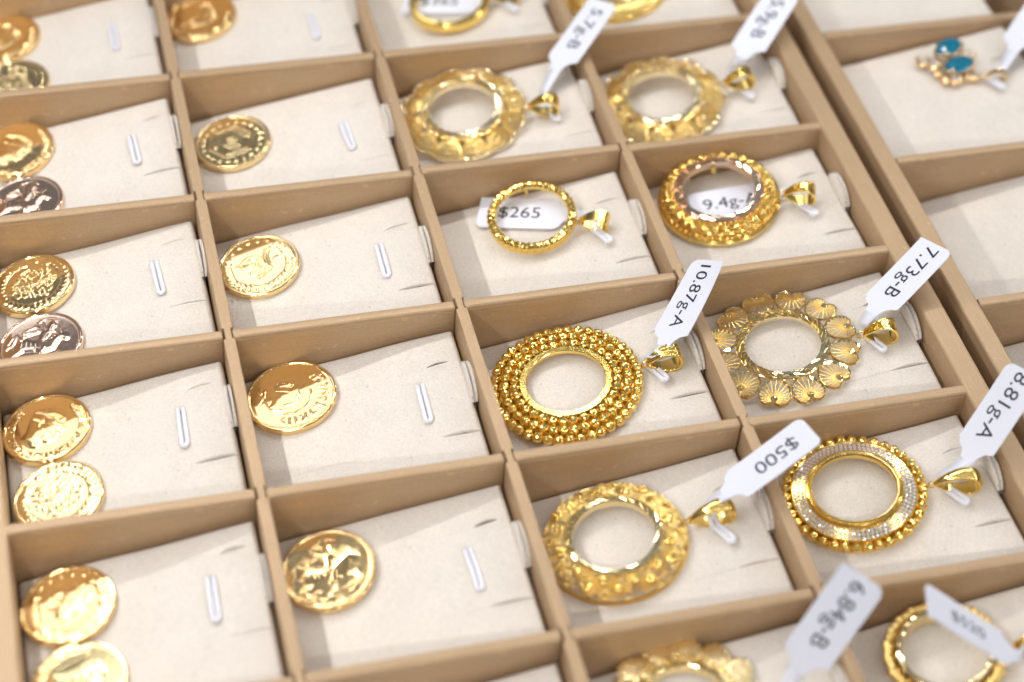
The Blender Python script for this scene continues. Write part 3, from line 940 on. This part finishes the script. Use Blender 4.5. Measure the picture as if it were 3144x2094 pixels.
t = pendant(4, 3, 23.3, 5.4, "openwork gold pendant of wire fan petals round a slant-cut ring", R_out=20.1, bail='mesh', bail_x=44.5, bail_y=1.2)
obj("cut_ring", mesh_of("cut_ring", [facet_ring(9.9, 12.5, 3.0, 1.3, 44, .36, .6)]), M_CUT, t)
pm, fm, hm = petal_meshes()
pm.materials.append(M_CUT); fm.materials.append(M_SATIN); hm.materials.append(M_CUT)
for i in range(12):
    a = 2*PI*(i+.5)/12
    if i == -1: continue
    o = obj("petal", pm, None, t, mmM(RZ(a) @ T(16.1, 0, 1.1) @ RY(.07)))
    obj("spoke_fan", fm, None, o); obj("petal_hub", hm, None, o, mmM(T(2.1, 0, 0)))

# --- 8.81g-A : clear stones between a double bezel and a rim of beads
t = pendant(4, 4, 23.8, 7.4, "gold pendant with a band of clear stones inside a rim of beads", R_out=18.5, bail='dome', bail_x=46, bail_y=2.0, h=.1)
obj("bezel", mesh_of("bezel", [lathe([(10.2, 2.6), (10.2, 3.7), (10.45, 4.1), (10.85, 4.1), (11.1, 3.75), (11.4, 4.0), (11.75, 3.9), (12.1, 3.4), (12.1, 1.0), (11.6, 1.0)], 128)], True), M_GOLD, t)
obj("milgrain", mesh_of("milgrain", [(V*.17+np.array([10.68*math.cos(a), 10.68*math.sin(a), 4.15]), F) for a in np.arange(140)*2*PI/140 for V, F in [ico(1, 1)]]), M_CUT, t)["kind"] = "stuff"
obj("stone_seat", mesh_of("stone_seat", [lathe([(11.9, 1.0), (11.9, 2.95), (15.1, 2.45), (15.45, 2.75), (15.6, 2.5), (15.6, .6)], 128)], True), M_GOLD, t)
obj("back_plate", mesh_of("back_plate", [lathe([(15.2, .2), (15.2, 1.0), (17.2, .8), (17.2, .2)], 96)], True), M_GOLD, t)
ring_beads(t, 16.75, 1.55, 38, 1.36)
for (r, n, ph) in ((12.62, 70, 0), (13.6, 76, .5), (14.58, 82, 0)):
    for i in range(n):
        a = 2*PI*(i+ph)/n
        obj("stone", stone_me, None, t, mmM(T(r*math.cos(a), r*math.sin(a), 3.0-(r-11.9)*.155) @ RZ(rnd.uniform(0, 6)) @ RXm(rnd.uniform(-.12, .12)) @ Matrix.Diagonal((.47, .47, .47, 1))))

# --- $265 : slim slant-cut ring
t = pendant(3, 2, 29.9, 11.6, "slim slant-cut gold ring pendant lying over its $265 tag", R_out=12.4, bail='plain', bail_x=43, bail_y=5.6, tilt=(r_(6), 0), h=.9, bz=1.6)
obj("cut_ring", mesh_of("cut_ring", [rope_ring(11.2, 1.22, 1.9, 40, .36)]), M_BEZEL, t)
obj("outer_band", mesh_of("outer_band", [lathe([(11.4, -.4), (11.4, 1.2), (12.25, 1.2), (12.3, .2), (12.0, -.4)], 96)], True), M_GOLD, t)
for a in (1.9, 3.5, 5.1):
    obj("prong", mesh_of("prong", [box(-.25, .25, -.45, .45, -1.6, .6)]), M_GOLD, t, mmM(RZ(a) @ T(11.0, 0, 0)))

# --- 9.4g-A : domed pendant with pebbled flank and rosy cut ring
t = pendant(4, 2, 24.7, 11.8, "domed gold pendant with pebbled flanks and a rosy cut inner ring", R_out=17.2, bail='mesh', bail_x=45, bail_y=4.6, h=.2, tilt=(r_(4), 0))
obj("cut_ring", mesh_of("cut_ring", [facet_ring(10.1, 12.6, 5.4, 2.2, 56, .2, .36)]), M_ROSECUT, t)
obj("dome", mesh_of("dome", [lathe([(12.2, 1.0), (12.2, 4.7), (13.6, 4.1), (15.2, 2.8), (16.2, 1.4), (15.8, .6)], 96, False)], True), M_GOLD, t)
obj("base_rim", mesh_of("base_rim", [lathe([(14.8, .0), (14.8, 1.2), (16.6, 1.5), (17.3, 1.1), (17.3, .3), (16.8, 0)], 128)], True), M_GOLD, t)
ring_beads(t, 13.05, 4.55, 54, .62); ring_beads(t, 14.4, 3.5, 30, 1.45, phase=.3); ring_beads(t, 15.9, 1.95, 58, .72)
obj("prong", mesh_of("prong", [box(-.25, .25, -.6, .6, 1.2, 4.0)]), M_GOLD, t, mmM(RZ(1.75) @ T(9.95, 0, 0)))

# --- fan petal pendants (5.7g-B and its neighbour)
def fan_meshes(r0, r1, n, w):
    # a wire fan: scalloped rim, twisted spokes, two cross wires; bright cut grains on the rim
    zf = lambda q, u: 3.5-2.1*q**1.3-.5*u*u
    def pt(q, u):
        r = r0+(r1-r0)*q*(1-.20*u*u); a = u*w*(.5+.5*q)
        return (r*math.cos(a), r*math.sin(a), zf(q, u))
    b = MB()
    b.add(*tube([pt(.02, -1)]+[pt(1, u) for u in np.linspace(-1, 1, 17)]+[pt(.02, 1)], .30, 5))
    for u in np.linspace(-.88, .88, 13):
        b.add(*tube([pt(q, u) for q in np.linspace(0, 1, 9)], [.15 if k % 2 else .25 for k in range(9)], 5))
    for q in (.33, .66):
        b.add(*tube([pt(q, u) for u in np.linspace(-1, 1, 13)], .15, 4))
    grains = MB()
    for i in range(11):
        u = i/10*2-1
        Vb, Fb = ico(.58, 1, .14, i)
        p = pt(1, u)
        grains.add(Vb+np.array([p[0], p[1], p[2]+.15]), Fb)
    gg_ = random.Random(2)
    for i in range(12):
        p = pt(gg_.uniform(.15, .9), gg_.uniform(-.8, .8))
        Vb, Fb = ico(.34, 1, .12, i+20)
        grains.add(Vb+np.array([p[0], p[1], p[2]+.22]), Fb)
    return b.mesh("fan_petal"), grains.mesh("cut_grains")
fp, fg = fan_meshes(12.0, 18.6, 12, .29)
fp.materials.append(M_SATIN); fg.materials.append(M_SPARK)
def fan_pendant(c, R, x, y, lab, tilt, nf, bx, by):
    t = pendant(c, R, x, y, lab, R_out=18.4, bail='mesh', bail_x=bx, bail_y=by, tilt=tilt, h=.15)
    obj("cut_ring", mesh_of("cut_ring", [facet_ring(9.9, 12.0, 4.3, 1.8, 32, .3, .8)]), M_SPARK, t)
    obj("inner_band", mesh_of("inner_band", [lathe([(11.7, 1.0), (11.7, 3.7), (12.5, 3.5), (12.5, 1.0)], 96)], True), M_GOLD, t)
    ring_beads(t, 12.6, 4.0, 46, .5, "cut_grain", grain_me)
    for i in range(nf):
        a = 2*PI*(i+.5)/nf
        o = obj("fan_petal", fp, None, t, mmM(RZ(a) @ T(0, 0, (i % 2)*.22)))
        obj("cut_grains", fg, None, o)
    return t
fan_pendant(3, 1, 21.7, 7.8, "blurred gold pendant ringed by ribbed fan petals, tagged 5.7g-B", (r_(5), 0), 12, 42.5, 2.2)
fan_pendant(4, 1, 21.6, 3.6, "blurred gold pendant ringed by ribbed fan petals, beside the tray's side wall", (r_(4), 0), 12, 42, 3.0)

# --- $500 : domed filigree of little flowers
t = pendant(3, 4, 21.4, 4.6, "domed gold filigree pendant scattered with tiny flowers, tagged $500", R_out=17.6, bail='dome', bail_x=42, bail_y=4.2, bz=2.3)
obj("cut_ring", mesh_of("cut_ring", [facet_ring(10.0, 11.8, 4.4, 2.2, 36, .3, .34)]), M_CUT, t)
obj("outer_rim", mesh_of("outer_rim", [lathe([(16.9, .1), (16.9, .9), (17.5, 1.1), (17.8, .6), (17.6, .1)], 128)], True), M_SATIN, t)
fl = MB()
for k in range(6):
    a = 2*PI*k/6
    Vb, Fb = ico(.62, 2, .06, k)
    fl.add(Vb*np.array([1, 1, .7])+np.array([.95*math.cos(a), .95*math.sin(a), 0]), Fb)
Vb, Fb = ico(.55, 2, .05, 9); fl.add(Vb+np.array([0, 0, .25]), Fb)
flower_me = fl.mesh("flower"); flower_me.materials.append(M_GOLD)
dome_z = lambda r: .7+3.4*math.sqrt(max(0, 1-((r-11.4)/6.4)**2))
lat = MB()
gq = random.Random(5)
for k in range(330):
    r = gq.uniform(12.2, 16.9); a = gq.uniform(0, 2*PI)
    ang = math.atan2(dome_z(r+.1)-dome_z(r-.1), .2)
    Mx = RZ(a) @ T(r, 0, dome_z(r)) @ RY(-ang)
    q = gq.uniform(.6, 1.15)
    lat.add(*tube(ring_path(q, 12), .17, 4, True), Mx)
for k in range(56):
    a = 2*PI*k/56
    lat.add(*tube([(r*math.cos(a+.12*math.sin(r*2+k)), r*math.sin(a+.12*math.sin(r*2+k)), dome_z(r)-.12) for r in np.linspace(11.6, 17.2, 9)], .17, 4))
o = obj("filigree", lat.mesh("filigree"), M_SATIN, t); o["kind"] = "stuff"
for k in range(24):
    a = 2*PI*(k+.3)/24; r = 14.4+(1.1 if k % 2 else -.9)
    ang = math.atan2(dome_z(r+.1)-dome_z(r-.1), .2)
    obj("flower", flower_me, None, t, mmM(RZ(a) @ T(r, 0, dome_z(r)+.25) @ RY(-ang) @ Matrix.Diagonal((.78+.3*(k % 3 == 0),)*3+(1,))))

# --- 6.84g-B : rosette of ribbed lumps at the bottom edge
t = pendant(3, 5, 23.5, 9.0, "blurred gold rosette pendant cut off by the bottom edge, tagged 6.84g-B", R_out=17.6, bail='mesh', bail_x=45, bail_y=2, h=.2)
obj("cut_ring", mesh_of("cut_ring", [facet_ring(9.6, 11.6, 3.6, 2.6, 30, .3, .5)]), M_CUT, t)
obj("back_plate", mesh_of("back_plate", [lathe([(11.2, .1), (11.2, 1.5), (15.5, 1.0), (15.5, .1)], 96)], True), M_SATIN, t)
lm = []
for sd in range(2):
    Vb, Fb = ico(1.0, 4)
    q = np.arctan2(Vb[:, 1], Vb[:, 0]+.55)                      # ribs fan out from the inner end
    Vb = Vb*(1+.07*np.sin(q*20+sd)[:, None]+.05*np.sin(Vb[:, 0]*26)[:, None])*np.array([4.7, 3.6, 1.15])
    Vb[:, 2] = np.maximum(Vb[:, 2], -.6)
    lm.append(mesh_of("rosette_lobe", [(Vb, Fb)])); lm[-1].materials.append(M_PALE)
for i in range(14):
    a = 2*PI*(i+.45)/14
    o = obj("rosette_lobe", lm[i % 2], None, t, mmM(RZ(a) @ T(14.2, 0, 1.9+.5*(i % 2)) @ RZ(.35) @ RY(.16)))
ring_beads(t, 12.1, 3.9, 44, .5, "cut_grain", bead_me)

# --- bottom right: tall ring with a scalloped rope edge
t = pendant(4, 5, 26.6, 10.2, "gold ring pendant with a scalloped rope edge in the bottom right corner", R_out=14.2, bail='mesh', bail_x=44, bail_y=6.0, h=.2, bz=2.8)
obj("inner_band", mesh_of("inner_band", [facet_ring(9.9, 11.3, 4.9, 4.6, 60, .05, .16)]), M_CUT, t)
rp = []
for i in range(240):
    a = 2*PI*i/240
    rp.append(((12.9+.55*math.sin(a*22))*math.cos(a), (12.9+.55*math.sin(a*22))*math.sin(a), 3.0+.5*math.cos(a*22)))
rp2 = [((12.6-.55*math.sin(2*PI*i/240*22))*math.cos(2*PI*i/240), (12.6-.55*math.sin(2*PI*i/240*22))*math.sin(2*PI*i/240), 3.0-.5*math.cos(2*PI*i/240*22)) for i in range(240)]
obj("rope_edge", mesh_of("rope_edge", [tube(rp, .85, 8, True), tube(rp2, .85, 8, True)], True), M_SATIN, t)
obj("outer_band", mesh_of("outer_band", [lathe([(11.2, .1), (11.2, 2.4), (12.9, 2.2), (13.0, .1)], 96)], True), M_GOLD, t)

# --- top edge: plain ring, and a domed mesh pendant
t = pendant(3, 0, 29.4, 6.0, "blurred plain gold ring pendant over its tag, at the top edge", R_out=12.7, bail='plain', bail_x=44, bail_y=3.4, tilt=(r_(3), 0), h=1.1, bz=1.6)
obj("ring_band", mesh_of("ring_band", [lathe([(10.5, -.4), (10.5, 2.9), (10.8, 3.2), (12.2, 3.1), (12.6, 2.6), (12.6, .2), (12.2, -.4)], 128)], True), M_GOLD, t)
for a in (2.6, 4.4, 5.6):
    obj("prong", mesh_of("prong", [box(-.5, .5, -.6, .6, 2.6, 3.7)]), M_CUT, t, mmM(RZ(a) @ T(11.3, 0, 0)))
t = pendant(4, 0, 24.0, 8.5, "blurred gold mesh pendant whose lower edge shows at the top edge", R_out=17.2, bail='mesh', bail_x=44, bail_y=3.4)
obj("cut_ring", mesh_of("cut_ring", [facet_ring(9.9, 11.9, 4.6, 2.6, 32, .3, .4)]), M_CUT, t)
obj("dome", mesh_of("dome", [lathe([(11.6, .4), (11.6, 4.1), (13.6, 3.6), (15.8, 2.0), (17.0, .6), (16.8, .1)], 96, False)], True), M_SATIN, t)
ring_beads(t, 14.6, 2.9, 40, .8); ring_beads(t, 16.4, 1.2, 48, .8)

# --- blue stone pendant in the second tray
MB2 = T(196.4, 64.3, -11.9) @ RY(-SL)
def on2(x, y, h): return Vector((((x-196.4)/ca), y-64.3, h))
t = thing("stone_pendant", "gold leaf pendant with two blue oval stones on the right hand tray", "pendant", MB2 @ T(*on2(232, 77, .1)))
def b2(x, y, h): return on2(x, y, h)-on2(232, 77, .1)
def gem_mesh(a, b, d):
    n = 16; V = []
    for (q, z) in ((.55, .30*d), (.82, .18*d), (1.0, 0), (.55, -.42*d)):
        for i in range(n):
            an = 2*PI*(i+(.5 if q in (.82, .55) else 0))/n
            V.append((a*q*math.cos(an), b*q*math.sin(an), z))
    V.append((0, 0, -.6*d))
    F = [tuple(range(n))]
    for e in range(3):
        for i in range(n):
            j = (i+1) % n
            F.append((e*n+i, (e+1)*n+i, (e+1)*n+j, e*n+j))
    F += [(3*n+i, 4*n, 3*n+(i+1) % n) for i in range(n)]
    return mesh_of("blue_stone", [(V, F)])
for (x, y, ro) in ((233.0, 83.6, .45), (233.0, 74.8, .05)):
    g_ = obj("blue_stone", gem_mesh(4.7, 3.7, 5.0), M_BLUE, t, mmM(T(*b2(x, y, 4.0)) @ RZ(ro) @ RXm(-.12)))
    obj("setting", mesh_of("setting", [tube([(4.5*math.cos(u), 3.5*math.sin(u), -.5) for u in np.arange(24)*2*PI/24], .42, 6, True), tube([(3.4*math.cos(u), 2.6*math.sin(u), -2.2) for u in np.arange(24)*2*PI/24], .35, 6, True)], True), M_CHAMP, g_)
    for u in (.7, 2.4, 3.9, 5.5):
        obj("prong", mesh_of("prong", [tube([(4.3*math.cos(u), 3.4*math.sin(u), -3.6), (4.75*math.cos(u), 3.75*math.sin(u), 0), (4.1*math.cos(u), 3.2*math.sin(u), .7)], .4, 6)], True), M_CHAMP, g_)
for (x, y) in ((227.0, 79.4), (224.6, 82.2), (230.2, 70.9), (237.6, 79.3)):
    o = obj("stone_flower", mesh_of("stone_flower", [(ico(.95, 2, .05, k)[0]+np.array([1.6*math.cos(k*1.047), 1.6*math.sin(k*1.047), .4]), ico(.95, 2)[1]) for k in range(6)]), M_CHAMP, t, mmM(T(*b2(x, y, 1.4))))
    obj("clear_stone", stone_me, None, o, mmM(T(0, 0, 1.3) @ Matrix.Diagonal((1.1, 1.1, 1.1, 1))))
leafs = MB()
for (x0, y0, x1, y1) in ((228, 78, 223, 85), (229, 76, 225, 75), (230, 73, 236, 69.5), (233, 71, 238, 69), (228, 75, 227, 70)):
    p0, p1 = b2(x0, y0, 1.0), b2(x1, y1, 1.6)
    pts = [tuple(p0.lerp(p1, k/8)) for k in range(9)]
    leafs.add(*tube(pts, [.35+1.15*math.sin(PI*k/8) for k in range(9)], 6))
obj("leaf_frame", leafs.mesh("leaf_frame", True), M_CHAMP, t)
obj("jump_ring", jump_me.copy(), M_CHAMP, t, mmM(T(*b2(238.3, 69.2, 2.0)) @ RXm(PI/2)))
obj("bail", bail_mesh(6.4, 2.6, 1.0, 2.6, 'plain'), M_CHAMP, t, mmM(T(*b2(238.6, 69.0, 2.2)) @ RZ(-.35)))

# ------------------------------------------------------------------ price tags
def text_mesh(body, size):
    cu = bpy.data.curves.new("lettering", 'FONT')
    cu.body = body; cu.size = size*MM
    cu.align_x = 'CENTER'; cu.align_y = 'CENTER'
    cu.resolution_u = 4
    o = bpy.data.objects.new("lettering", cu)
    COL.objects.link(o)
    dg = bpy.context.evaluated_depsgraph_get()
    me = bpy.data.meshes.new_from_object(o.evaluated_get(dg))
    bpy.data.objects.remove(o); bpy.data.curves.remove(cu)
    return me

LW, LL = 11.8, 22.0
def tag_outline(rl, rr):
    def arc(cx, cy, r, a0, a1, n=6):
        return [(cx+r*math.cos(a0+(a1-a0)*i/n), cy+r*math.sin(a0+(a1-a0)*i/n)) for i in range(n+1)]
    h = LW/2
    p = [(-2.2, -4.2), (2.2, -4.2), (2.3, -3.4), (2.8, -2.0), (3.9, -.7), (h, 0)]
    p += [(h, 7), (h, 14)]
    p += arc(h-rr, LL-rr, rr, 0, PI/2) if rr > .1 else [(h, LL)]
    p += [(2, LL), (-2, LL)]
    p += arc(-h+rl, LL-rl, rl, PI/2, PI) if rl > .1 else [(-h, LL)]
    p += [(-h, 14), (-h, 7), (-h, 0), (-h+.7, -.5), (-h+1.0, -1.3), (-2.9, -2.2), (-2.3, -3.4)]
    return p
def label_mesh(rl, rr, bend, tw):
    # sliced along its length so the paper can curl
    out = tag_outline(rl, rr)
    bm = bmesh.new()
    vs = [bm.verts.new((x, y, 0)) for x, y in out]
    bm.faces.new(vs)
    for y in np.linspace(-2.5, LL-1, 12):
        bmesh.ops.bisect_plane(bm, geom=bm.verts[:]+bm.edges[:]+bm.faces[:], plane_co=(0, float(y), 0), plane_no=(0, 1, 0))
    bmesh.ops.triangulate(bm, faces=bm.faces[:])
    bmesh.ops.recalc_face_normals(bm, faces=bm.faces[:])
    ext = bmesh.ops.extrude_face_region(bm, geom=bm.faces[:])
    for v in [e for e in ext['geom'] if isinstance(e, bmesh.types.BMVert)]: v.co.z -= .22
    for v in bm.verts:
        v.co.z += bendf(v.co.x, v.co.y, bend, tw)
    bmesh.ops.recalc_face_normals(bm, faces=bm.faces[:])
    for v in bm.verts: v.co *= MM
    me = bpy.data.meshes.new("label"); bm.to_mesh(me); bm.free()
    return me
def bendf(x, y, bend, tw):
    q = max(-.2, y/LL)
    return bend*q*q+tw*x/5.9*q*q

def ribbon(P, Wd, th=.12):
    P = np.array(P); Wd = np.array(Wd)
    tg = np.gradient(P, axis=0)
    nm = np.cross(tg, Wd); nm /= np.linalg.norm(nm, axis=1)[:, None]+1e-9
    n = len(P)
    V = np.concatenate([P-Wd, P+Wd, P+Wd-nm*th, P-Wd-nm*th])
    F = []
    for i in range(n-1):
        for a in range(4):
            b = (a+1) % 4
            F.append((a*n+i, b*n+i, b*n+i+1, a*n+i+1))
    F += [(0, n, 2*n, 3*n), (n-1, 4*n-1, 3*n-1, 2*n-1)]
    return V, F

def price_tag(text, org, a, w, label, ends, rl=0, rr=2.4, bend=0.0, tw=0.0, size=6.0, tail_w=2.25, shift=0):
    a = Vector(a).normalized(); w = Vector(w); w = (w-a*w.dot(a)).normalized(); n = w.cross(a)
    M = Matrix(((w.x, a.x, n.x, org[0]), (w.y, a.y, n.y, org[1]), (w.z, a.z, n.z, org[2]), (0, 0, 0, 1)))
    t = thing("price_tag", label, "price tag", M, "white paper price tags")
    obj("label", label_mesh(rl, rr, bend, tw), M_PAPER, t)
    me = text_mesh(text, size)
    for v in me.vertices:
        x, y = v.co.x/MM, v.co.y/MM
        lx, ly = y, 11.6+shift-x                      # read towards the tail
        v.co = Vector((lx, ly, bendf(lx, ly, bend, tw)+.045))*MM
    obj("lettering", me, M_INK, t)
    Mi = M.inverted()
    for k, e in enumerate(ends):
        # the tail leaves the label, bends towards the bail and dips behind it
        E1 = Mi @ Vector(e)
        E2 = Mi @ (Vector(e)+Vector((.4, 1.0, -3.2)))
        P0 = Vector((0, -3.4, -.05-.3*k)); P1 = Vector((0, -6.0, -.2-.8*k))
        wE = Vector((.97, 0, .22))
        P, Wd = [], []
        for i in range(15):
            u = i/11
            if u <= 1:
                q = P0*(1-u)**2+P1*2*u*(1-u)+E1*u*u
            else:
                q = E1.lerp(E2, (i-11)/3)
            P.append(tuple(q))
            f = min(1, u)
            ww = (Vector((1, 0, 0))*(1-f)+wE*f).normalized()*(tail_w*(1-.12*f))
            Wd.append(tuple(ww))
        obj("tail", mesh_of("tail", [ribbon(P, Wd)], True), M_PAPER, t)
    return t
def E(c, R, x=46.0, y=4.6, h=1.6):
    return tuple((PADM(c, R) @ T((x-1.5)/ca, y, h)).translation)

price_tag("10.87g-A", (110.9, -20.5, 0), (.646, .642, .413), (.466, -.76, .453), "tag printed 10.87g-A standing above the three row beaded pendant", [(104.1, -24.3, -4), (106.6, -22.6, -4.5)], 2.6, 0, 1.2, 0.8, 5.5)
price_tag("7.73g-B", (169.3, -20.1, .1), (.812, .427, .398), (.332, -.899, .286), "tag printed 7.73g-B leaning over the tray's side wall", [(163.6, -23.1, -4), (166.4, -21.8, -4.5)], 0, 2.2, .4, 0, 6.1)
price_tag("8.81g-A", (173.2, -73.2, 1.1), (.629, .404, .664), (.295, -.914, .277), "tag printed 8.81g-A cut by the right edge", [(163.9, -77.1, -4), (166.8, -75.6, -4.5)], 2.4, 2.2, .5, 0, 6.1)
price_tag("$500", (111.2, -73.4, .8), (.862, .206, .463), (.082, -.958, .274), "tag printed $500 reaching over the divider to the stone set pendant", [(104.3, -74.2, -4), (107.2, -73.2, -4.5)], 2.4, 1.6, .6, 0, 6.1)
price_tag("5.7g-B", (113.1, 95.6, 0), (.696, .554, .456), (.477, -.832, .284), "blurred tag printed 5.7g-B standing above a fan petal pendant", [(105.1, 87.0, -5)], 1.0, 2.6, .3, 0, 6.1)
price_tag("5.9g-B", (169.3, 90.0, 1.4), (.679, .642, .356), (.601, -.765, .232), "blurred tag by the tray's side wall, reaching up to the top edge", [(165.0, 89.0, -5)], .6, 2.0, .3, 0, 6.1)
price_tag("6.84g-B", (110.0, -125.4, 2.1), (.618, .36, .699), (.769, -.461, -.443), "large blurred tag printed 6.84g-B at the bottom edge", [E(3, 5, 45.0)], 0, 2.6, .3, 0, 5.8)
price_tag("$520", (153.8, -132.4, 3.1), (-.778, .412, .474), (.342, .911, -.23), "blurred tag leaning across the scalloped ring pendant in the bottom right corner", [E(4, 5, 44.5, 7.5, 3)], .6, 2.2, .2, 0, 4.9, shift=-1.5)

def flat_tag(c, R, x, y, ang, h, text, lab, rl, rr, end, size=6.1):
    # lies on the pad; ang = direction from tail end to far end
    Mp = PADM(c, R) @ T((x-1.5)/ca, y, h)
    R3 = (PADM(c, R)).to_3x3()
    a = R3 @ Vector((math.cos(ang), math.sin(ang), .02)); n = R3 @ Vector((0, 0, 1)); w = a.cross(n)
    return price_tag(text, tuple(Mp.translation), a, w, lab, end, rl, rr, .0, 0, size, shift=-1.2)
flat_tag(3, 2, 36.9, 11.9, r_(158.5), .75, "$265", "tag printed $265 lying flat under the slim cut ring", 2.0, 0, [E(3, 2, 46.5, 5.5, 1.2)])
flat_tag(4, 2, 38.0, 8.6, r_(174), .75, "9.4g-A", "tag printed 9.4g-A seen through the domed pendant", 0, 2.0, [E(4, 2, 46.8, 6.0, 1.2)])
flat_tag(3, 0, 36.5, 6.4, r_(160), .75, "$365", "blurred tag under the plain ring pendant at the top edge", 0, 2.0, [E(3, 0, 46.5, 4.8, 1.2)])
# tag of the blue pendant, mostly outside the frame
price_tag("$890", (251.5, 76.5, 4.0), (.70, .55, .45), (.477, -.832, .284), "blurred tag of the blue stone pendant, cut by the right edge", [tuple((MB2 @ T(*on2(243.5, 69.5, 2.0))).translation)], 0, 2.0, .3, 0, 5.6)
